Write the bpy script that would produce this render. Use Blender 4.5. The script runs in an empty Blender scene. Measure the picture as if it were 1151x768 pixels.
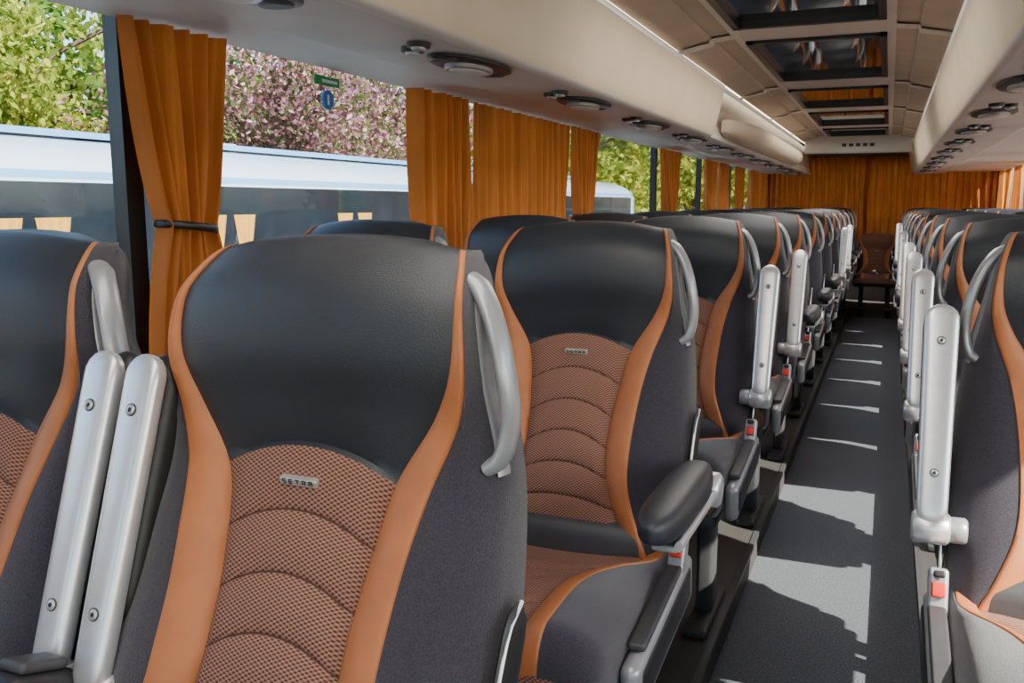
import bpy, math, random
from mathutils import Vector, Matrix
random.seed(7)
scene=bpy.context.scene
COL=scene.collection
pi=math.pi

# ---------------------------------------------------------------- materials
def nt(name):
    m=bpy.data.materials.new(name); m.use_nodes=True
    t=m.node_tree; t.nodes.clear()
    o=t.nodes.new('ShaderNodeOutputMaterial')
    return m,t,o
def L(t,a,b): t.links.new(a,b)
def mat(name,col,rough=.5,metal=0,scale=20,var=.12,bump=0,bscale=300,sheen=0,coat=0,spec=.5,transl=0):
    m,t,o=nt(name)
    b=t.nodes.new('ShaderNodeBsdfPrincipled')
    b.inputs['Roughness'].default_value=rough; b.inputs['Metallic'].default_value=metal
    b.inputs['Specular IOR Level'].default_value=spec
    b.inputs['Sheen Weight'].default_value=sheen; b.inputs['Coat Weight'].default_value=coat
    tc=t.nodes.new('ShaderNodeTexCoord')
    n=t.nodes.new('ShaderNodeTexNoise'); n.inputs['Scale'].default_value=scale; n.inputs['Detail'].default_value=4
    L(t,tc.outputs['Object'],n.inputs['Vector'])
    r=t.nodes.new('ShaderNodeValToRGB')
    r.color_ramp.elements[0].position=.3; r.color_ramp.elements[1].position=.7
    r.color_ramp.elements[0].color=[c*(1-var) for c in col]+[1]
    r.color_ramp.elements[1].color=[min(1,c*(1+var)) for c in col]+[1]
    L(t,n.outputs['Fac'],r.inputs['Fac']); L(t,r.outputs['Color'],b.inputs['Base Color'])
    if bump:
        n2=t.nodes.new('ShaderNodeTexNoise'); n2.inputs['Scale'].default_value=bscale; n2.inputs['Detail'].default_value=2
        L(t,tc.outputs['Object'],n2.inputs['Vector'])
        bp=t.nodes.new('ShaderNodeBump'); bp.inputs['Strength'].default_value=bump; bp.inputs['Distance'].default_value=.002
        L(t,n2.outputs['Fac'],bp.inputs['Height']); L(t,bp.outputs['Normal'],b.inputs['Normal'])
    if transl:
        tr=t.nodes.new('ShaderNodeBsdfTranslucent'); L(t,r.outputs['Color'],tr.inputs['Color'])
        mx=t.nodes.new('ShaderNodeMixShader'); mx.inputs[0].default_value=transl
        L(t,b.outputs[0],mx.inputs[1]); L(t,tr.outputs[0],mx.inputs[2]); L(t,mx.outputs[0],o.inputs['Surface'])
    else: L(t,b.outputs[0],o.inputs['Surface'])
    return m
def math_node(t,op,a,b=None):
    n=t.nodes.new('ShaderNodeMath'); n.operation=op
    for i,v in enumerate((a,b)):
        if v is None: continue
        if isinstance(v,(int,float)): n.inputs[i].default_value=v
        else: L(t,v,n.inputs[i])
    return n.outputs[0]
def weave_mat():
    m,t,o=nt('woven_brown_fabric')
    b=t.nodes.new('ShaderNodeBsdfPrincipled'); b.inputs['Roughness'].default_value=.85
    b.inputs['Specular IOR Level'].default_value=.3
    tc=t.nodes.new('ShaderNodeTexCoord'); s=t.nodes.new('ShaderNodeSeparateXYZ')
    L(t,tc.outputs['Object'],s.inputs[0])
    k=2*pi/.0074; k2=2*pi/.0058
    w=math_node(t,'ADD',s.outputs[1],s.outputs[2])
    sx=math_node(t,'SINE',math_node(t,'MULTIPLY',s.outputs[0],k))
    sw=math_node(t,'SINE',math_node(t,'MULTIPLY',w,k2))
    p=math_node(t,'ADD',math_node(t,'MULTIPLY',math_node(t,'MULTIPLY',sx,sw),.5),.5)
    r=t.nodes.new('ShaderNodeValToRGB')
    r.color_ramp.elements[0].position=.20; r.color_ramp.elements[1].position=.68
    r.color_ramp.elements[0].color=(.062,.029,.023,1); r.color_ramp.elements[1].color=(.350,.172,.120,1)
    L(t,p,r.inputs['Fac']); L(t,r.outputs['Color'],b.inputs['Base Color'])
    bp=t.nodes.new('ShaderNodeBump'); bp.inputs['Strength'].default_value=.5; bp.inputs['Distance'].default_value=.001
    L(t,p,bp.inputs['Height']); L(t,bp.outputs['Normal'],b.inputs['Normal'])
    L(t,b.outputs[0],o.inputs['Surface']); return m
def glass_mat(name,tint=(.93,.96,.95),gl=.06):
    m,t,o=nt(name)
    tr=t.nodes.new('ShaderNodeBsdfTransparent'); tr.inputs[0].default_value=(*tint,1)
    g=t.nodes.new('ShaderNodeBsdfGlossy'); g.inputs['Roughness'].default_value=.02
    f=t.nodes.new('ShaderNodeLayerWeight'); f.inputs[0].default_value=.12
    mu=math_node(t,'ADD',math_node(t,'MULTIPLY',f.outputs['Fresnel'],.4),gl*.3)
    mx=t.nodes.new('ShaderNodeMixShader'); L(t,mu,mx.inputs[0]); L(t,tr.outputs[0],mx.inputs[1]); L(t,g.outputs[0],mx.inputs[2])
    L(t,mx.outputs[0],o.inputs['Surface']); return m
def leaf_mat(name,cols):
    m,t,o=nt(name)
    g=t.nodes.new('ShaderNodeNewGeometry')
    r=t.nodes.new('ShaderNodeValToRGB'); e=r.color_ramp.elements
    e[0].color=(*cols[0],1); e[1].color=(*cols[-1],1)
    for i,c in enumerate(cols[1:-1]):
        x=e.new((i+1)/(len(cols)-1)); x.color=(*c,1)
    L(t,g.outputs['Random Per Island'],r.inputs['Fac'])
    d=t.nodes.new('ShaderNodeBsdfDiffuse'); tr=t.nodes.new('ShaderNodeBsdfTranslucent')
    L(t,r.outputs[0],d.inputs[0]); L(t,r.outputs[0],tr.inputs[0])
    mx=t.nodes.new('ShaderNodeMixShader'); mx.inputs[0].default_value=.5
    L(t,d.outputs[0],mx.inputs[1]); L(t,tr.outputs[0],mx.inputs[2]); L(t,mx.outputs[0],o.inputs['Surface']); return m

M_LEA=mat('black_leather',(.026,.030,.038),.40,0,8,.15,.25,700,spec=.5)
M_DARK=mat('charcoal_fabric',(.038,.034,.047),.9,0,500,.35,.6,900,sheen=.35,spec=.25)
M_ORG=mat('orange_leather',(.45,.150,.048),.5,0,30,.08,.15,900)
M_WEAVE=weave_mat()
M_SEAM_SHADE=mat('brown_seam_shade',(.075,.034,.026),.9,0,60,.1)  # crease shade painted as darker rows along the quilting seams
M_SIL=mat('brushed_silver',(.76,.77,.80),.30,.65,60,.04)
M_GREY=mat('grey_plastic',(.36,.37,.40),.30,.35,40,.06)
M_BLK=mat('black_plastic',(.018,.018,.020),.45,0,40,.1)
M_SHELL=mat('seat_shell_plastic',(.05,.05,.055),.5,0,40,.1)
M_RED=mat('red_button',(.65,.03,.015),.35)
M_BADGE=mat('badge_silver',(.62,.62,.62),.3,.6)
M_CREAM=mat('cream_headliner',(.76,.65,.48),.75,0,5,.05,.15,500)
M_STRIP=mat('service_strip',(.58,.56,.53),.55,0,6,.05)
M_LGREY=mat('light_ceiling_trim',(.68,.66,.62),.5,0,6,.04)
M_TAUPE=mat('taupe_ceiling_panel',(.50,.43,.34),.7,0,6,.06)
M_CURT=mat('orange_curtain_cloth',(.52,.165,.024),.8,0,6,.12,.3,500,transl=.30,sheen=.3)
M_CARPET=mat('dark_carpet',(.062,.069,.090),.95,0,180,.65,1.0,300,sheen=.15)
M_WALL=mat('wall_grey',(.16,.16,.17),.7,0,10,.08)
M_FRAME=mat('window_frame_black',(.012,.013,.016),.35,0,10,.1)
M_GLASS=glass_mat('window_glass')
M_HATCH=mat('dark_roof_glass',(.02,.024,.026),.05,0,3,.1,spec=1.0,coat=1)
M_PLAT=mat('platform_vinyl',(.050,.046,.044),.7,0,200,.3)

# ---------------------------------------------------------------- mesh builder
class MB:
    def __init__(s): s.v=[];s.f=[];s.m=[];s.mats=[]
    def mi(s,m):
        if m not in s.mats: s.mats.append(m)
        return s.mats.index(m)
    def grid(s,P,closed=False,m=None,mf=None,capa=False,capb=False):
        n0=len(s.v); R=len(P);C=len(P[0])
        for row in P: s.v.extend([tuple(p) for p in row])
        for r in range(R-1):
            for c in range(C if closed else C-1):
                a=n0+r*C+c; b=n0+r*C+(c+1)%C
                s.f.append((a,b,b+C,a+C)); s.m.append(s.mi(mf(r,c) if mf else m))
        if capa: s.f.append(tuple(n0+i for i in range(C))[::-1]); s.m.append(s.mi(m if m else mf(0,C-1)))
        if capb: s.f.append(tuple(n0+(R-1)*C+i for i in range(C))); s.m.append(s.mi(m if m else mf(R-2,C-1)))
    def rbox(s,c,size,r,m,axis=2,M=None,n=4):
        ax=[0,1,2]; ax.remove(axis); a,b=ax
        ha,hb,hc=size[a]/2,size[b]/2,size[axis]/2
        r=min(r,ha*.99,hb*.99,hc*.99)
        P=[]
        secs=[(-hc+r*(1-math.cos(t*pi/2/n)), r*(1-math.sin(t*pi/2/n))) for t in range(n+1)]
        secs=secs+[(-z,i) for z,i in secs[::-1]]
        for z,ins in secs:
            row=[]
            for q,(sa,sb) in enumerate(((1,1),(-1,1),(-1,-1),(1,-1))):
                rr=max(r,ins+1e-5)
                for k in range(n+1):
                    an=q*pi/2+k*pi/2/n
                    pa=sa*(ha-rr)+(rr-ins)*math.cos(an); pb=sb*(hb-rr)+(rr-ins)*math.sin(an)
                    p=[0,0,0]; p[a]=pa; p[b]=pb; p[axis]=z
                    p=Vector(p)
                    if M: p=M@p
                    row.append(p+Vector(c))
            P.append(row)
        s.grid(P,True,m,capa=True,capb=True)
    def box(s,lo,hi,m):
        n=len(s.v)
        for z in (lo[2],hi[2]):
            s.v+= [(lo[0],lo[1],z),(hi[0],lo[1],z),(hi[0],hi[1],z),(lo[0],hi[1],z)]
        for f in ((3,2,1,0),(4,5,6,7),(0,1,5,4),(1,2,6,5),(2,3,7,6),(3,0,4,7)):
            s.f.append(tuple(n+i for i in f)); s.m.append(s.mi(m))
    def tube(s,pts,ra,rb,m,side=Vector((0,1,0)),n=10,closed=False,cap=True,taper=False):
        pts=[Vector(p) for p in pts]; P=[]
        N=len(pts)
        for i,p in enumerate(pts):
            if closed: d=(pts[(i+1)%N]-pts[i-1]).normalized()
            else: d=(pts[min(i+1,N-1)]-pts[max(i-1,0)]).normalized()
            sd=side-side.dot(d)*d
            if sd.length<1e-4: sd=Vector((1,0,0))-d.x*d
            sd.normalize(); o=d.cross(sd)
            f=1
            if taper: f=math.sqrt(max(.05,1-abs(2*i/(N-1)-1)**8))
            P.append([p+sd*ra*f*math.cos(k*2*pi/n)+o*rb*f*math.sin(k*2*pi/n) for k in range(n)])
        if closed: P.append(P[0])
        s.grid(P,True,m,capa=cap and not closed,capb=cap and not closed)
    def cyl(s,a,b,r,m,n=20,r2=None):
        a=Vector(a);b=Vector(b);d=(b-a).normalized()
        sd=Vector((0,0,1)) if abs(d.z)<.9 else Vector((1,0,0))
        sd=(sd-sd.dot(d)*d).normalized();o=d.cross(sd)
        r2=r if r2 is None else r2
        bv=min(r,r2)*.18
        P=[]
        for q,rr in ((a,r-bv),(a+d*bv,r),(b-d*bv,r2),(b,r2-bv)):
            P.append([q+sd*rr*math.cos(k*2*pi/n)+o*rr*math.sin(k*2*pi/n) for k in range(n)])
        s.grid(P,True,m,capa=True,capb=True)
    def mesh(s,name,smooth=True,ang=40):
        me=bpy.data.meshes.new(name); me.from_pydata([tuple(v) for v in s.v],[],s.f)
        for m in s.mats: me.materials.append(m)
        me.polygons.foreach_set('material_index',s.m)
        me.update()
        if smooth:
            me.polygons.foreach_set('use_smooth',[True]*len(me.polygons))
            try: me.set_sharp_from_angle(angle=math.radians(ang))
            except Exception: pass
        return me
    def obj(s,name,loc=(0,0,0),smooth=True,ang=40,recalc=True):
        me=s.mesh(name,smooth,ang)
        if recalc: fixn(me)
        o=bpy.data.objects.new(name,me); o.location=loc; COL.objects.link(o); return o
import bmesh
def fixn(me):
    bm=bmesh.new(); bm.from_mesh(me); bmesh.ops.recalc_face_normals(bm,faces=bm.faces); bm.to_mesh(me); bm.free()
def interp(tab,x):
    if x<=tab[0][0]: return tab[0][1]
    if x>=tab[-1][0]: return tab[-1][1]
    for i in range(len(tab)-1):
        if tab[i][0]<=x<=tab[i+1][0]:
            x0,y0=tab[i];x1,y1=tab[i+1]
            ym=tab[i-1] if i>0 else (2*x0-x1,y0)
            yp=tab[i+2] if i+2<len(tab) else (2*x1-x0,y1)
            m0=(y1-ym[1])/(x1-ym[0]); m1=(yp[1]-y0)/(yp[0]-x0)
            h=x1-x0;t=(x-x0)/h
            return (2*t**3-3*t*t+1)*y0+(t**3-2*t*t+t)*h*m0+(-2*t**3+3*t*t)*y1+(t**3-t*t)*h*m1
def sst(a,b,x):
    t=max(0,min(1,(x-a)/(b-a))); return t*t*(3-2*t)

# ---------------------------------------------------------------- seat
TOP=1.05
XB=[(0,.150),(.06,.158),(.12,.156),(.17,.138),(.235,.100),(.30,.086),(.38,.078),(.45,.084),(.52,.112),(.60,.150)]
XO=[(0,.157),(.06,.168),(.12,.172),(.17,.164),(.235,.142),(.30,.130),(.38,.124),(.45,.128),(.52,.152),(.60,.185)]
XS=[(0,.162),(.06,.173),(.12,.182),(.225,.200),(.41,.216),(.60,.214)]
YF=[(0,.030),(.05,.004),(.11,-.006),(.18,-.002),(.25,-.012),(.33,-.046),(.41,-.085),(.50,-.120),(.60,-.135)]
GR=[.235,.295,.350,.402,.452,.502,.552]
def seat_back(mb):
    bs=[0,.0015,.004,.008,.014,.022,.031,.041,.053]
    x=.066
    while x<.225: bs.append(x); x+=.0131
    bs+= [.2315]
    for a,b in zip(GR[:-1],GR[1:]):
        bs+=[a,a+.0010,a+.006]+[a+(b-a)*k/6 for k in (1.4,2.3,3.2,4.1,5)]+[b-.005,b-.0006]
    bs+=[.552,.57,.60]
    NI=14
    P=[]
    for b in bs:
        tt=max(0,1-b/.05); rnd=1-math.sqrt(max(0,1-tt*tt))
        wf=1-.10*rnd
        xb,xo,xs=interp(XB,b)*wf,interp(XO,b)*wf,interp(XS,b)*wf
        y0=interp(YF,b); T=.085+.035*sst(.05,.4,b)
        yfr=y0+rnd*.035
        crown=.55*(.022*(1-sst(.15,.25,b)))
        bol=.026*sst(.16,.30,b)
        arc=.028*sst(.08,.225,b)*(1-.6*sst(.40,.58,b))
        puff=0
        for a,c in zip(GR[:-1],GR[1:]):
            if a<=b<=c: puff=.0062*math.sin(pi*(b-a)/(c-a))**.6 if 0<(b-a)/(c-a)<1 else 0
        if .19<b<.235: puff=-.006*((b-.19)/.045)**3
        fad=.020*(1-sst(.0,.2,b))
        def zz(x,pan): 
            z=TOP-b-fad*(x/.17)**2
            if pan: z+=arc*(1-(x/xb)**2)
            return z
        half=[]
        yb=yfr+.0035
        half.append((xb,yb,zz(xb,0)))
        w=xo-xb
        for f,d in ((.12,0),(.5,1),(.88,1),(1,.6)):
            half.append((xb+w*f, yfr-bol*.75*(f**.7)-.003*(d if f<1 else 0), zz(xb+w*f,0)))
        yo=yfr-bol*.75
        half.append((xo+.001,yo+.0025,zz(xo,0)))
        for k in (1,2,3,4,5,6):
            an=k*pi/2/6
            px=xo+(xs-xo)*math.sin(an); py=yo-.002+(T*.55)*(1-math.cos(an))**.9*(1-.4*rnd)
            half.append((px,py,zz(px,0)))
        ye=y0+T-rnd*.02
        half.append((xs,ye-.02+(-.012*rnd),zz(xs,0)))
        half.append((xs-.006,ye-.005-.012*rnd,zz(xs,0)))
        half.append((xs-.018,ye-.012*rnd,zz(xs,0)))
        inner=[]
        for k in range(1,NI):
            x=-xb+2*xb*k/NI; q=1-(x/xb)**2
            edge=min(1,(1-abs(x)/xb)*8)
            inner.append((x,yfr-crown*q-puff*edge+.004*sst(.2,.3,b)*q,zz(x,1)))
        back=[]
        for k in range(1,6):
            x=(xs-.018)*(1-2*k/6); back.append((x,ye-.012*rnd+.006,zz(x,0)))
        neg=[(-p[0],p[1],p[2]) for p in half]
        P.append(inner+half+back+neg[::-1])
    nin=NI-1; C=len(P[0])
    ib=bs.index(.235)
    seam=set(bs.index(g) for g in GR[1:-1])
    def mf(r,c):
        if c<nin or c==C-1:
            if r<ib: return M_LEA
            return M_SEAM_SHADE if (r in seam or r+1 in seam) else M_WEAVE
        k=c-nin
        if k<5: return M_ORG
        if k<12: return M_DARK
        j=C-1-c
        if j<=5: return M_ORG
        if j<=12: return M_DARK
        return M_SHELL
    mb.grid(P,True,mf=mf,capa=True)
    by=interp(YF,.235)-.0110
    cz=TOP-.239
    Mr=Matrix.Rotation(math.radians(14),3,'X')
    def plate(dx,dz,dy,sx,sz,sy,m):
        o=Mr@Vector((dx,dy,dz)); mb.rbox((o.x,by-.004+o.y,cz+o.z),(sx,sy,sz),.0003,m,M=Mr)
    mb.rbox((0,by-.001,cz),(.043,.010,.0082),.0016,M_BADGE,M=Mr)
    # stencil-like letters
    t=.0009; H=.0046
    for i,xx in enumerate((-.0155,-.0078,0,.0078,.0155)):
        y_=-.0023
        if i==0: segs=[(0,H/2,.004,t),(0,0,.004,t),(0,-H/2,.004,t),(-.0018,H/4,t,H/2),(.0018,-H/4,t,H/2)]
        elif i==1: segs=[(0,H/2,.004,t),(0,0,.004,t),(0,-H/2,.004,t),(-.0018,0,t,H)]
        elif i==2: segs=[(0,H/2,.0046,t),(0,0,t,H)]
        elif i==3: segs=[(0,H/2,.004,t),(0,0,.004,t),(-.0018,0,t,H),(.0018,H/4,t,H/2),(.0012,-H/4,t,H/2)]
        else: segs=[(0,H/2,.004,t),(0,0,.004,t),(-.0018,0,t,H),(.0018,0,t,H)]
        for dx,dz,sx,sz in segs: plate(xx+dx,dz,y_,sx,sz,.0012,M_BLK)
CXB=[(-.56,.10),(-.40,.098),(-.32,.103),(-.25,.125),(-.19,.165),(-.10,.175)]
def seat_cushion(mb,long=False):
    lim=-.53 if long else -.475
    gro=[-.17,-.225,-.28,-.335,-.39,-.445]+([-.50] if long else [])
    ys=[-.06,-.12,-.15]+[-.15-.0183*k for k in range(1,22)]
    ys+= [g-.0009 for g in gro]+[g+.0009 for g in gro]
    ys=sorted([y for y in ys if y>lim],reverse=True)
    secs=[]
    for y in ys:
        zt=.485+.035*sst(-.15,-.45,y); secs.append((y,zt,.385,0))
    zt0=secs[-1][1]
    for k in range(1,9):
        an=k*pi/2/8
        secs.append((ys[-1]-.05*math.sin(an), zt0-.06*(1-math.cos(an)), .385+.01*(1-math.cos(an)), k))
    P=[];NI=12
    for y,zt,zb,k in secs:
        xb=interp(CXB,y); xo=min(xb+.032,.203); xs=.216-.012*(k/8)**2
        if xb>xo-.006: xb=xo-.006
        puff=0
        for a,c in zip(gro[1:],gro[:-1]):
            if a<y<c: puff=.008*math.sin(pi*(y-a)/(c-a))**.5
        inner=[]
        for j in range(1,NI):
            x=-xb+2*xb*j/NI; q=1-(x/xb)**2; e=min(1,(1-abs(x)/xb)*6)
            inner.append((x,y-.03*q*(1 if k==0 else max(0,1-k/3)),zt-.012*q+puff*e))
        bo=.014
        half=[(xb,y,zt-.003)]
        for f in (.12,.5,.88,1): half.append((xb+(xo-xb)*f,y,zt+bo*f**.7+(.002 if 0<f<1 else 0)))
        half.append((xo+.001,y,zt+bo-.002))
        for j in range(1,7):
            an=j*pi/2/6; half.append((xo+(xs-xo)*math.sin(an),y,zt+bo-.05*(1-math.cos(an))))
        half+=[(xs-.002,y,zb+.02),(xs-.012,y,zb+.004),(xs-.03,y,zb)]
        neg=[(-p[0],p[1],p[2]) for p in half]
        back=[((xs-.03)*(1-2*j/4),y,zb) for j in range(1,4)]
        P.append(inner+half+back+neg[::-1])
    nin=NI-1;C=len(P[0])
    seam=set(i for i in range(len(ys)-1) if any(abs((ys[i]+ys[i+1])/2-g)<.0005 for g in gro))
    def mf(r,c):
        if c<nin or c==C-1: return M_SEAM_SHADE if r in seam else M_WEAVE
        k=c-nin
        if k<5: return M_ORG
        j=C-1-c
        if j<=5: return M_ORG
        return M_DARK
    mb.grid(P,True,mf=mf,capa=True,capb=True)
    mb.rbox((0,-.28,.365),(.40,.38,.05),.02,M_SHELL)
    mb.rbox((0,-.085,.44),(.37,.13,.18),.03,M_SHELL)
def seat_legs(mb,s):
    for xx in (-.13*s,.13*s):
        mb.rbox((xx,-.16,.175),(.045,.07,.35),.012,M_SHELL)
        mb.rbox((xx,-.16,.012),(.06,.30,.024),.008,M_SHELL)
        mb.rbox((xx,-.25,.335),(.035,.30,.03),.008,M_SHELL)
def handle(mb,side=1):
    N=30;Q=[]
    for k in range(N+1):
        u=k/N
        b=.028+.187*u
        base=interp(XS,b)
        out=.034*math.sin(pi*u)**.5 if 0<u<1 else 0
        x=base-.013+out
        y=interp(YF,b)+.032-.008*u
        Q.append(Vector((side*x,y,TOP-b-.012*(1-u))))
    mb.tube(Q,.016,.0085,M_GREY,side=Vector((0,1,0)),n=16)
    I=[Vector((side*(interp(XS,b)-.0015),interp(YF,b)+.036,TOP-b-.012)) for b in [.04+.0172*k for k in range(11)]]
    mb.tube(I,.014,.004,M_GREY,side=Vector((0,1,0)),n=12)
def armrest_up(mb,x,w=.048):
    p0=Vector((x,-.105,TOP-.440)); p1=Vector((x,-.003,TOP-.130))
    d=(p1-p0); Ln=d.length; d.normalize(); nrm=Vector((1,0,0)).cross(d)
    if nrm.y>0: nrm=-nrm
    def loft(off,w,t,l0,l1,m,r,tap=.14):
        P=[];N=26
        for k in range(N+1):
            u=.5-.5*math.cos(pi*k/N); s=l0+(l1-l0)*u
            e=min(1,(s-l0)/r,(l1-s)/r)
            sc=math.sqrt(max(0.004,1-(1-e)**2))
            ww=w*sc*(1-tap*(1-u)); th=t*(.35+.65*sc)
            c=p0+d*s+nrm*off
            row=[]
            for j in range(24):
                an=j*2*pi/24; ca,sa=math.cos(an),math.sin(an)
                row.append(c+Vector((1,0,0))*ww/2*math.copysign(abs(ca)**.6,ca)+nrm*th/2*math.copysign(abs(sa)**.6,sa))
            P.append(row)
        mb.grid(P,True,m,capa=True,capb=True)
    loft(.012,w,.024,-.02,Ln,M_SIL,.024)
    loft(-.022,w*1.0,.046,.045,Ln+.004,M_BLK,.035)
    for s in (.06,Ln-.06):
        c=p0+d*s+nrm*.0235
        mb.cyl(c,c+nrm*.0014,.0068,M_SHELL,16); mb.cyl(c+nrm*.001,c+nrm*.0026,.0055,M_BADGE,16); mb.cyl(c+nrm*.0024,c+nrm*.0031,.0026,M_BLK,6)
def pivot(mb,x,s,w=.048):
    c=Vector((x,-.110,TOP-.462))
    mb.cyl(c-Vector((w*.52,0,0)),c+Vector((w*.52,0,0)),.025,M_SIL,28)
    mb.cyl(c-Vector((s*w*.4,0,0)),c-Vector((s*(w*.5+.025),0,0)),.020,M_GREY,20)
def armrest_down(mb,x,s):
    P=[];N=28
    for k in range(N+1):
        q=.5-.5*math.cos(pi*k/N); y=-.075-.365*q
        sc=math.sqrt(max(.004,1-(abs(2*q-1))**4.0)); w=.070*sc; h=.070*(1-.22*q)*(.25+.75*sc)
        zc=TOP-.425+.012*q
        row=[]
        for j in range(24):
            an=j*2*pi/24; ca,sa=math.cos(an),math.sin(an)
            row.append((x+w/2*math.copysign(abs(ca)**.65,ca),y,zc+h/2*math.copysign(abs(sa)**.75,sa)))
        P.append(row)
    mb.grid(P,True,M_LEA,capa=True,capb=True)
    R=[(x+s*.030,-.09-.30*k/12,TOP-.452+.010*k/12) for k in range(13)]
    mb.tube(R,.006,.008,M_SIL,side=Vector((1,0,0)))
    mb.rbox((x+s*.004,-.235,TOP-.458),(.040,.26,.012),.005,M_SIL,axis=1)
    mb.cyl((x-.02,-.085,TOP-.452),(x+.037,-.085,TOP-.452),.030,M_SIL,24)
def recliner_cover(mb,x,s):
    tab=[(.335,.004),(.37,-.014),(.42,-.040),(.48,-.070),(.54,-.092)]
    pts=[(x,interp(tab,.335+.205*k/16),TOP-(.335+.205*k/16)) for k in range(17)]
    mb.tube(pts,.028,.006,M_BLK,side=Vector((0,1,0)),n=14,taper=True)
    pts=[(x+s*.002,p[1]-.027*math.sqrt(max(0,1-abs(2*i/16-1)**8)),p[2]) for i,p in enumerate(pts)]
    mb.tube(pts,.0022,.0026,M_SIL,side=Vector((0,1,0)),n=8)
def side_console(mb,x,s):
    Mr=Matrix.Rotation(math.radians(6),3,'X')
    mb.rbox((x,-.295,.435),(.030,.36,.085),.014,M_GREY,axis=0,M=Mr)
    mb.rbox((x+s*.008,-.30,.437),(.020,.32,.060),.010,M_BLK,axis=0,M=Mr)
    mb.rbox((x,-.32,.484),(.026,.24,.012),.005,M_SHELL,axis=1,M=Mr)
    Mb=Matrix.Rotation(math.radians(-25),3,'X')
    mb.rbox((x-.002*s,-.165,.505),(.028,.030,.075),.006,M_GREY,M=Mb)
    mb.rbox((x-.002*s,-.182,.518),(.020,.008,.022),.003,M_RED,M=Mb)
    mb.rbox((x-.002*s,-.176,.540),(.016,.014,.010),.003,M_BLK,M=Mb)
def belt_box(mb,s):
    Mb=Matrix.Rotation(math.radians(-20),3,'X')
    mb.rbox((-s*.228,-.170,.575),(.050,.085,.115),.014,M_BLK,M=Mb)
    mb.rbox((-s*.228,-.150,.635),(.034,.055,.012),.005,M_SHELL,M=Mb)
def belt_strap(mb,s):
    pts=[(-s*.19,.02,.60),(-s*.205,-.06,.53),(-s*.205,-.12,.50),(-s*.195,-.16,.49)]
    mb.tube(pts,.022,.0015,M_BLK,side=Vector((0,1,.3)),n=8)
def make_seat(kind):
    mb=MB(); seat_back(mb); seat_cushion(mb,kind.endswith('long')); seat_legs(mb,1)
    if kind!='plain': handle(mb,1); belt_strap(mb,1)
    if kind.startswith('aisle_up'):
        armrest_up(mb,.243,.052); pivot(mb,.243,1,.052)
    if kind.startswith('aisle_down'): armrest_down(mb,.247,1)
    if kind.startswith('aisle'):
        armrest_up(mb,-.190,.046); pivot(mb,-.190,-1,.046); side_console(mb,.232,1); recliner_cover(mb,.224,1); belt_box(mb,1)
    if kind=='window':
        armrest_up(mb,.232,.046); pivot(mb,.232,1,.046)
    me=mb.mesh('coach_seat_'+kind,True,50); fixn(me)
    try: me.set_sharp_from_angle(angle=math.radians(50))
    except Exception: pass
    return me
ME={k:make_seat(k) for k in ('aisle_up','aisle_down','aisle_down_long','window','plain')}
for i,m in enumerate(ME['plain'].materials):
    if m==M_LEA: ME['plain'].materials[i]=M_WEAVE
def put_seat(kind,x,y,mir=False,z=0,sz=1):
    o=bpy.data.objects.new('coach_seat',ME[kind]); o.location=(x,y,z); 
    o.scale=(-1 if mir else 1,1,sz)
    COL.objects.link(o)
PITCH=.85;Y0=.72
for n in range(12):
    y=Y0+PITCH*n
    put_seat('aisle_up' if n in (2,3,7,8) else ('aisle_down_long' if n<2 else 'aisle_down'),-.52,y); put_seat('window',-1.0,y)
    if n>0:
        put_seat('aisle_down' if n in (5,7,8,10,11) else 'aisle_up',.33,y,True)
    if n not in (0,2,3): put_seat('window',.81,y,True)
put_seat('plain',-.095,Y0+PITCH*11+.1,z=0,sz=.74)

# ---------------------------------------------------------------- shell
XL=-1.38; XR=1.10; YA=-2.4; YB=10.95; ZS=.72; ZW=1.50; CZ=1.08
FL=-.10
mb=MB(); mb.box((-.345,YA,FL-.05),(.145,YB-.9,FL),M_CARPET); mb.obj('floor',smooth=False)
mb=MB(); mb.box((XL,YA,FL-.05),(-.345,YB,0),M_PLAT); mb.box((.145,YA,FL-.05),(XR,YB,0),M_PLAT); mb.box((-.345,YB-.9,FL-.05),(.145,YB,0),M_PLAT)
for xx in (-.345,.145): mb.box((xx-.008,YA,-.012),(xx+.008,YB-.9,.003),M_SHELL)
mb.obj('seat_platform_floor',smooth=False)
PIL=[-1.6,-.15,1.36,2.87,4.25,5.66,7.12,8.56,10.0]
def side_wall(name,x,s):
    mb=MB()
    xo=x+s*.05
    a,b=min(x,xo),max(x,xo)
    mb.box((a,YA,FL),(b,YB,ZS),M_WALL); mb.box((a,YA,ZW),(b,YB,1.80),M_WALL)
    mb.box((min(x-s*.02,x),YA,ZS-.03),(max(x-s*.02,x),YB,ZS),M_FRAME)
    for p in PIL: mb.box((min(x,x+s*.035),p-.022,ZS),(max(x,x+s*.035),p+.022,ZW),M_FRAME)
    mb.box((a,YA,ZS),(b,YA+.1,ZW),M_FRAME); mb.box((a,YB-.15,ZS),(b,YB,ZW),M_FRAME)
    mb.obj(name,smooth=False)
side_wall('wall_left',XL,-1); side_wall('wall_right',XR,1)
k=1
for x in (XL-.03,XR+.03):
    ed=[YA+.1]+PIL+[YB-.15]
    for a,b in zip(ed[:-1],ed[1:]):
        if b-a<.2: continue
        mb=MB(); y0,y1=a+.022,b-.022
        mb.box((x-.003,y0,ZS),(x+.003,y1,ZW),M_GLASS)
        mb.obj('window_%d'%k,smooth=False); k+=1
mb=MB(); mb.box((XL,YB,FL),(XR,YB+.06,.75),M_WALL); mb.box((XL,YB,1.55),(XR,YB+.06,1.8),M_WALL)
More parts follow.
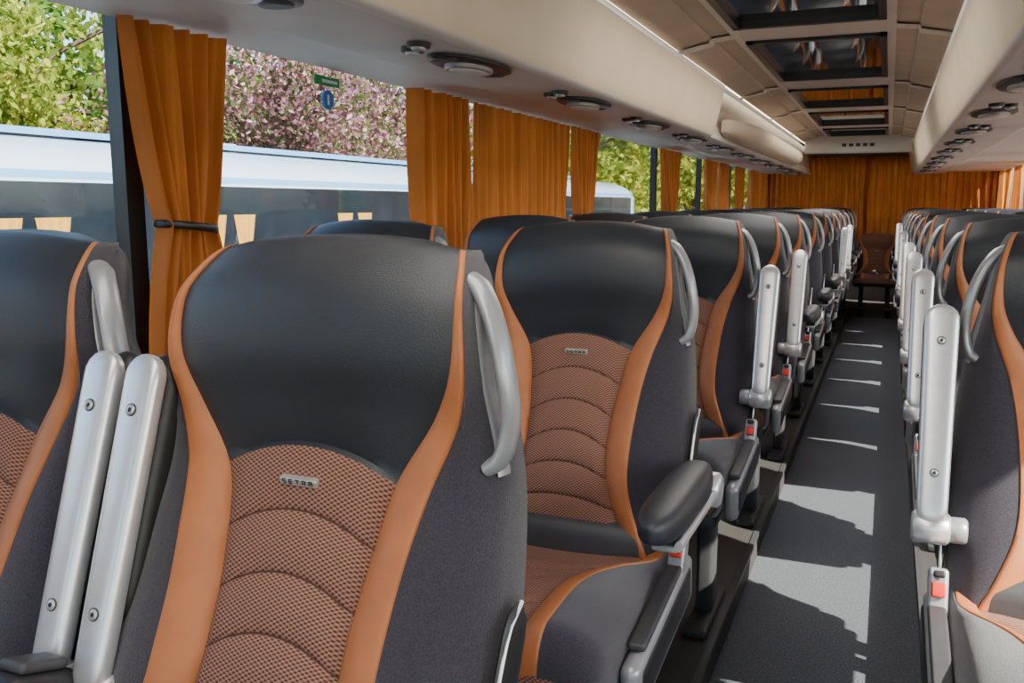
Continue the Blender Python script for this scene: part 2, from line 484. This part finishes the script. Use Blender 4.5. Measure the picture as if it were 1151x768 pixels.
mb.box((XL,YB,.75),(XL+.12,YB+.06,1.55),M_WALL); mb.box((XR-.12,YB,.75),(XR,YB+.06,1.55),M_WALL); mb.obj('wall_back',smooth=False)
mb=MB(); mb.box((XL+.12,YB+.02,.75),(XR-.12,YB+.03,1.55),M_GLASS); mb.obj('window_%d'%k,smooth=False); k+=1
mb=MB(); mb.box((XL,YA-.06,FL),(XR,YA,.45),M_WALL); mb.box((XL,YA-.06,1.62),(XR,YA,1.8),M_WALL)
for xx in (XL,XR-.08): mb.box((xx,YA-.06,.45),(xx+.08,YA,1.62),M_FRAME)
mb.obj('wall_front',smooth=False)
mb=MB(); mb.box((XL+.08,YA-.035,.45),(XR-.08,YA-.03,1.62),M_GLASS); mb.obj('window_%d'%k,smooth=False)

# ---------------------------------------------------------------- ceiling
CX=-.30; HC=CZ+.63
HAT=[(-.9,.2),(.55,1.75),(2.15,3.38),(3.68,4.86),(5.28,6.25),(6.62,7.68),(8.05,8.85)]
mb=MB(); HW=.255
mb.box((XL,YA,HC+.03),(XR,YB,HC+.09),M_LGREY)
prev=YA
for a,b in HAT+[(YB,YB)]:
    if a>prev: mb.box((CX-HW-.03,prev,HC),(CX+HW+.03,a,HC+.03),M_LGREY)
    prev=b
for sx in (-1,1):
    x0,x1=sorted((CX+sx*HW,CX+sx*(HW+.03))); mb.box((x0,YA,HC-.004),(x1,YB,HC+.03),M_LGREY)
    P=[[(CX+sx*(HW+.03),y,HC+.004),(CX+sx*.36,y,HC-.004),(CX+sx*.365,y,HC-.018),(CX+sx*.50,y,HC-.045)] for y in (YA,YB)]
    mb.grid(P,False,M_TAUPE)
    for a,b in HAT:
        P=[[(CX+sx*(HW+.03),q,HC-.004),(CX+sx*.36,q,HC-.012),(CX+sx*.365,q,HC-.026),(CX+sx*.50,q,HC-.053)] for q in (a-.17,a-.08)]
        mb.grid(P,False,M_LGREY)
mb.obj('ceiling',smooth=False)
for a,b in HAT:
    mb=MB()
    mb.box((CX-HW,a,HC+.012),(CX+HW,b,HC+.028),M_HATCH)
    for (x0,x1,y0,y1) in ((CX-HW,CX+HW,a,a+.03),(CX-HW,CX+HW,b-.03,b),(CX-HW,CX-HW+.025,a,b),(CX+HW-.025,CX+HW,a,b)):
        mb.box((x0,y0,HC-.012),(x1,y1,HC+.012),M_FRAME)
    mb.box((CX-.10,a+.05,HC-.006),(CX+.10,a+.075,HC+.012),M_SIL)
    mb.obj('roof_hatch',smooth=False)
mb=MB(); mb.rbox((CX,8.98,HC-.075),(.94,.06,.17),.02,M_LGREY,axis=1)
for i in range(5): mb.rbox((CX-.12+.06*i,8.945,HC-.085),(.038,.004,.028),.004,M_BLK,axis=1)
mb.obj('ceiling_header_panel',ang=35)

def rack(ya,yb,prof,s):
    mb=MB()
    P=[[(CX+s*d,y,CZ+h) for d,h,_ in prof] for y in (ya,yb)]
    mats=[m for _,_,m in prof]
    mb.grid(P,False,mf=lambda r,c:mats[c])
    for y in (ya,yb):
        n=len(mb.v); mb.v+= [(CX+s*d,y,CZ+h) for d,h,_ in prof]
        mb.f.append(tuple(range(n,n+len(prof)))); mb.m.append(mb.mi(M_LGREY))
    return mb
for s,wx in ((-1,abs(XL-CX)),(1,XR-CX)):
    prof=[(wx,.352,M_STRIP),(.86,.350,M_STRIP),(.835,.338,M_LGREY),(.82,.334,M_STRIP),(.54,.324,M_LGREY),(.522,.326,M_LGREY),(.512,.336,M_CREAM),
          (.500,.37,M_CREAM),(.485,.43,M_CREAM),(.470,.50,M_CREAM),(.463,.548,M_SIL),(.458,.560,M_SIL),(.470,.570,M_LGREY),(.60,.585,M_LGREY),(wx,.60,M_LGREY)]
    rack(YA,4.45,prof,s).obj('luggage_rack',ang=50)
    prof2=[(wx,.352,M_STRIP),(.86,.350,M_STRIP),(.835,.338,M_LGREY),(.82,.334,M_STRIP),(.56,.324,M_LGREY),(.545,.335,M_LGREY),(.56,.40,M_TAUPE),(.58,.52,M_TAUPE),(.56,.60,M_LGREY),(wx,.60,M_LGREY)]
    rack(4.46,YB-.14,prof2 if s<0 else prof,s).obj('luggage_rack',ang=50)
mb=MB();P=[]
for k in range(25):
    u=.5-.5*math.cos(pi*k/24); y=4.85+3.95*u; e=math.sqrt(max(0.02,1-abs(2*u-1)**6))
    row=[]
    for d,h in ((.540,.345),(.50,.346),(.455,.360),(.425,.39),(.418,.425),(.435,.455),(.50,.468),(.540,.475)):
        row.append((CX-(.540+(d-.540)*e),y,CZ+.40+(h-.40)*(.35+.65*e)))
    P.append(row)
mb.grid(P,True,m=M_CREAM,capa=True,capb=True); mb.obj('luggage_bin_door',ang=50)

def reading():
    mb=MB()
    def disc(cx,cy,ra,rb,z0,z1,m,n=36):
        P=[[(cx+ra*f*math.cos(i*2*pi/n),cy+rb*f*math.sin(i*2*pi/n),z) for i in range(n)] for f,z in ((1,z0),(1,z1+.003),(.94,z1))]
        mb.grid(P,True,m,capb=True)
    disc(0,0,.074,.170,.0,-.010,M_BLK)
    disc(0,-.01,.050,.080,-.009,-.021,M_GREY)
    disc(0,-.01,.040,.068,-.020,-.023,M_LGREY)
    disc(0,.125,.032,.022,-.009,-.014,M_SHELL)
    disc(0,-.140,.032,.018,-.009,-.014,M_SHELL)
    for yy,xx in ((-.235,-.025),(-.290,.02)):
        disc(xx,yy,.024,.027,0,-.010,M_BLK); disc(xx,yy,.015,.017,-.009,-.015,M_GREY)
    return mb.mesh('reading_light',True,40)
mr=reading(); fixn(mr)
for s in (-1,1):
    for n in range(12):
        y=1.10+.85*n
        if y>10: continue
        o=bpy.data.objects.new('reading_light',mr); o.location=(CX+s*.622,y,CZ+.3262); 
        o.scale=(-s,1,1)
        o.rotation_euler=(0,-s*math.radians(2),0); COL.objects.link(o)

# ---------------------------------------------------------------- curtains
def curtain(a0,a1,fix,z0,z1,folds,tie=None,axis='y',amp=.022,anchor=.5,inward=1,name='window_curtain',gat=.42):
    mb=MB(); nu=folds*12; nz=36; P=[]
    ph=[random.uniform(-.5,.5) for _ in range(folds+2)]
    for iz in range(nz+1):
        z=z1+(z0-z1)*iz/nz
        wf=1; am=amp
        if tie:
            if z>tie: q=(z-tie)/(z1-tie); wf=gat+(1-gat)*q**.75
            else: q=(tie-z)/(tie-z0); wf=gat+(.85-gat)*math.sin(q*pi/2)**.8
            am=amp*(.7+.6*(1-wf))
        row=[]
        for iu in range(nu+1):
            u=iu/nu
            p=ph[int(u*folds)]*(1-(u*folds)%1)+ph[int(u*folds)+1]*((u*folds)%1)
            a=a0+(a1-a0)*(anchor+(u-anchor)*wf)
            off=am*math.sin(2*pi*folds*u+p*1.5+.6*math.sin(z*5+p*3))+.3*am*math.sin(4.7*pi*folds*u+z*3)
            a+=.004*math.sin(z*9+u*20)
            f=fix+inward*off
            row.append((f,a,z) if axis=='y' else (a,f,z))
        P.append(row)
    mb.grid(P,False,M_CURT)
    if tie:
        w=(a1-a0)*gat; c=a0+(a1-a0)*anchor-(anchor-.5)*w
        pts=[]
        for k in range(24):
            an=k*2*pi/24; pa=c+(w/2+.008)*math.cos(an); pf=fix+(amp*1.6+.012)*math.sin(an)
            pts.append((pf,pa,tie-.008*math.cos(an)) if axis=='y' else (pa,pf,tie))
        mb.tube(pts,.008,.003,M_FRAME,side=Vector((0,0,1)),n=8,closed=True)
    return mb.obj(name,ang=180,recalc=False)
xc=XL+.055
CT=CZ+.345
curtain(1.290,1.600,xc,.70,CT,6,tie=1.035,anchor=.45,gat=.42,amp=.022)
curtain(2.40,2.80,xc,.70,CT,6,anchor=.9,amp=.022,tie=None)
curtain(2.82,3.80,xc-.005,.70,CT,13,amp=.014)
curtain(3.84,4.28,xc,.70,CT,6,tie=1.02,anchor=.3)
curtain(5.50,6.10,xc,.70,CT,7,tie=1.02)
curtain(6.95,7.50,xc,.70,CT,7,tie=1.02)
curtain(7.6,8.1,xc,.70,CT,6)
curtain(8.45,9.0,xc,.70,CT,6,tie=1.02)
curtain(9.4,9.9,xc,.70,CT,6)
curtain(10.2,10.75,xc,.70,CT,6)
curtain(-.35,.1,xc,.70,CT,6,tie=1.035)
xr=XR-.04
for a,b,t in ((-.3,.1,1),(2.62,2.98,1),(4.28,4.60,1),(5.50,5.85,1),(7.0,7.4,1),(8.35,8.9,1),(9.15,9.6,None),(9.85,10.3,1),(10.4,10.8,None)):
    curtain(a,b,xr,.70,CT,6,tie=1.02 if t else None,inward=-1,amp=.016)
curtain(XL+.06,-.22,YB-.07,.60,CZ+.53,16,axis='x',amp=.03,name='rear_curtain')
curtain(-.27,XR-.06,YB-.055,.60,CZ+.53,18,axis='x',amp=.03,name='rear_curtain')
def mat_flat(n,c): return mat(n,c,.5,0,50,.03)
MG=mat_flat('sticker_green',(.02,.35,.12)); MBl=mat_flat('sticker_blue',(.04,.2,.6)); MW=mat_flat('sticker_white',(.8,.8,.8))
mb=MB(); mb.rbox((XL-.024,2.07,CZ+.325),(.003,.115,.024),.0014,MG,axis=0)
mb.rbox((XL-.0220,2.08,CZ+.325),(.002,.07,.008),.0009,MW,axis=0); mb.obj('exit_sticker')
mb=MB(); mb.cyl((XL-.025,2.07,CZ+.277),(XL-.022,2.07,CZ+.277),.025,MBl,24); mb.rbox((XL-.0212,2.07,CZ+.277),(.002,.008,.026),.0009,MW,axis=0); mb.obj('seatbelt_sticker')

# ---------------------------------------------------------------- outside
M_ASPH=mat('asphalt',(.16,.16,.16),.9,0,3,.2)
mb=MB(); mb.box((-80,-60,-1.45),(80,100,-1.40),M_ASPH); mb.obj('ground',smooth=False)
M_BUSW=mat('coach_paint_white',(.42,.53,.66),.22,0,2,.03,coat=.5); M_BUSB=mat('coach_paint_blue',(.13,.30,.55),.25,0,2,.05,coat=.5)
M_BGL=mat('coach_dark_glass',(.012,.018,.026),.06,0,2,.2,spec=.6); M_YC=mat('yellow_curtain_cloth',(.42,.22,.03),.8,0,10,.15)
emp=bpy.data.objects.new('parked_bus',None); COL.objects.link(emp); emp.location=(-4.85,4,-1.4)
def child(mb,name,**k):
    o=mb.obj(name,**k); o.parent=emp; o.matrix_parent_inverse=Matrix.Translation((4.85,-4,1.4)); return o
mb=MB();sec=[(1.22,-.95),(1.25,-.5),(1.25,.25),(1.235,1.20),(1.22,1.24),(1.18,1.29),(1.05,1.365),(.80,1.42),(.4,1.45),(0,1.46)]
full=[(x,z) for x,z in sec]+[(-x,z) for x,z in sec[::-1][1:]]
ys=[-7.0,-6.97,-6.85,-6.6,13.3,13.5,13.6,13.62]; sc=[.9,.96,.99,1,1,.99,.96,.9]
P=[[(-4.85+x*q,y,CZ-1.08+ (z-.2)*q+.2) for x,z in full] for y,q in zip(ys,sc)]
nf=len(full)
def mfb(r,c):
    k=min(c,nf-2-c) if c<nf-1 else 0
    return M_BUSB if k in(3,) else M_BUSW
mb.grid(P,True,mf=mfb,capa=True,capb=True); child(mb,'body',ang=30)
mb=MB(); mb.box((-3.625,-6.4,.28),(-3.592,13.2,1.185),M_BGL)
for y in range(-4,10):
    mb.box((-3.6,y*1.35-.02,.28),(-3.588,y*1.35+.02,1.185),M_FRAME)
child(mb,'side_windows',smooth=False)
mb=MB()
for x0,x1 in ((-5.7,-5.5),(-4.3,-4.1)): mb.box((x0,-5,1.44),(x1,12,1.475),M_BUSB)
for yy in (-1,5,10): mb.rbox((-4.85,yy,1.47),(.9,.7,.09),.03,M_BUSW)
child(mb,'roof_rails',smooth=False)
mb=MB()
for q in range(-3,9):
    for dy in (-.13,.13):
        c=q*1.35+dy+.2
        P=[]
        for iz in range(15):
            z=1.02-.66*iz/14; wf=.30+.70*abs((z-.72)/.30)**.8; wf=min(wf,1)
            P.append([(-3.585+.004*math.sin(u*1.9),c+(u/12-.5)*.20*wf,z) for u in range(13)])
        mb.grid(P,False,M_YC)
child(mb,'side_curtains',recalc=False)
mb=MB()
for y in (-4.2,9.5,10.8):
    for x in (-3.72,-5.98): mb.cyl((x-.14,y,-.90),(x+.14,y,-.90),.5,M_BLK,32); mb.cyl((x-.15,y,-.90),(x+.15,y,-.90),.27,M_SIL,24)
child(mb,'wheels')
def tree(name,x,y,ztop,R,n,size,m,blobs=16,low=-.3):
    rnd=random.Random(int(abs(x)*131+abs(y)*17)); mb=MB()
    Mt=M_TRUNK
    mb.tube([(x,y,-1.4),(x+.1,y,0),(x-.05,y+.1,ztop*.5),(x,y,ztop*.8)],.17,.17,Mt,n=8,side=Vector((1,0,0)))
    bl=[]
    for i in range(blobs):
        a=rnd.uniform(0,2*pi); rr=R*math.sqrt(rnd.random())*.85; z=rnd.uniform(low+.8,ztop-.8)
        bl.append((x+rr*math.cos(a),y+rr*math.sin(a),z,rnd.uniform(.24,.42)*R))
    for i in range(0,blobs,2):
        b=bl[i]; st=(x,y,max(0,b[2]-2))
        mb.tube([st,((x+b[0])/2,(y+b[1])/2,b[2]-.7),(b[0],b[1],b[2])],.04,.04,Mt,n=6,side=Vector((1,0,0)))
    for i in range(n):
        b=bl[rnd.randrange(blobs)]
        v=Vector((rnd.gauss(0,1),rnd.gauss(0,1),rnd.gauss(0,1))).normalized()*b[3]*rnd.uniform(.45,1.1)
        c=Vector(b[:3])+v
        t1=Vector((rnd.gauss(0,1),rnd.gauss(0,1),rnd.gauss(0,1))).normalized(); t2=t1.cross(Vector((rnd.gauss(0,1),rnd.gauss(0,1),rnd.gauss(0,1)))).normalized()
        s=size*rnd.uniform(.6,1.3); k=len(mb.v)
        mb.v+= [c-t1*s,c+t2*s*.55,c+t1*s,c-t2*s*.55]; mb.f.append((k,k+1,k+2,k+3)); mb.m.append(mb.mi(m))
    return mb.obj(name,smooth=False,recalc=False)
M_TRUNK=mat('tree_bark',(.10,.07,.05),.9,0,10,.3)
LG=leaf_mat('leaves_green',((.08,.14,.02),(.26,.33,.04),(.56,.55,.11)))
LD=leaf_mat('leaves_deep_green',((.04,.10,.02),(.10,.20,.03),(.24,.32,.06)))
LP=leaf_mat('blossom_pink',((.06,.12,.03),(.12,.15,.05),(.20,.07,.09),(.42,.18,.23),(.72,.50,.56)))
tree('green_tree',-11,4.0,4.9,3.4,32000,.068,LG,24)
tree('green_tree',-14,10.5,5.4,3.0,22000,.08,LG,20)
tree('blossom_tree',-9.5,13.0,4.4,3.0,26000,.055,LP,22)
tree('blossom_tree',-12,19.5,4.8,3.2,12000,.08,LP,14)
tree('green_tree',-10,28,5.2,4.2,14000,.12,LG)
tree('green_tree',-8,39,6.5,4.5,10000,.16,LG)
tree('blossom_tree',-6,50,6,4,6000,.2,LP)
tree('dark_tree',-21,4,6,5,12000,.20,LD,24,-1)
tree('dark_tree',-22,16,6,5,12000,.20,LD,24,-1)
tree('dark_tree',-21,30,6,5,12000,.20,LD,24,-1)
tree('green_tree',9,24,7,4,8000,.2,LG)
tree('green_tree',9,40,7,4,8000,.2,LG)
# ---------------------------------------------------------------- light
w=bpy.data.worlds.new('World'); scene.world=w; w.use_nodes=True; t=w.node_tree; t.nodes.clear()
o=t.nodes.new('ShaderNodeOutputWorld'); bg=t.nodes.new('ShaderNodeBackground'); sk=t.nodes.new('ShaderNodeTexSky')
sk.sky_type='NISHITA'; sk.sun_disc=False; sk.sun_elevation=math.radians(40); sk.sun_rotation=math.radians(112); sk.dust_density=2
bg.inputs[1].default_value=.62
L(t,sk.outputs[0],bg.inputs[0]); L(t,bg.outputs[0],o.inputs[0])
sl=bpy.data.lights.new('sun','SUN'); sl.energy=22; sl.angle=math.radians(.6); sl.color=(1,.92,.80)
so=bpy.data.objects.new('sun',sl); COL.objects.link(so)
el=math.radians(38); az=math.radians(20)
d=Vector((-math.cos(el)*math.cos(az),math.cos(el)*math.sin(az),-math.sin(el)))
so.rotation_euler=d.to_track_quat('-Z','Y').to_euler()
for i,y in enumerate((0.0,3.5,7.2)):  # unseen area lights added below the ceiling to lift cabin brightness
    al=bpy.data.lights.new('cabin_fill_light','AREA'); al.shape='RECTANGLE'; al.size=.5; al.size_y=2.4; al.energy=18; al.color=(1,.94,.86)
    ao=bpy.data.objects.new('cabin_fill_light',al); ao.location=(CX,y,HC-.03); COL.objects.link(ao)
for s in (-1,1):  # added uplights along the rack tops, put in to brighten the ceiling
    al=bpy.data.lights.new('rack_fill_uplight','AREA'); al.shape='RECTANGLE'; al.size=.03; al.size_y=11.5; al.energy=11; al.color=(1,.93,.82)
    ao=bpy.data.objects.new('rack_fill_uplight',al); ao.location=(CX+s*.50,4.4,CZ+.580); COL.objects.link(ao)
    ao.rotation_euler=(0,math.radians(180-s*-35),0)
# ---------------------------------------------------------------- camera
cam=bpy.data.cameras.new('camera'); co=bpy.data.objects.new('camera',cam); COL.objects.link(co)
cam.sensor_width=36; cam.lens=1000/1151*36; cam.clip_start=.02
psi=math.radians(22.76); phi=math.radians(8.75)
f=Vector((-math.sin(psi)*math.cos(phi),math.cos(psi)*math.cos(phi),-math.sin(phi)))
co.location=(0,0,CZ); co.rotation_euler=f.to_track_quat('-Z','Y').to_euler()
scene.camera=co
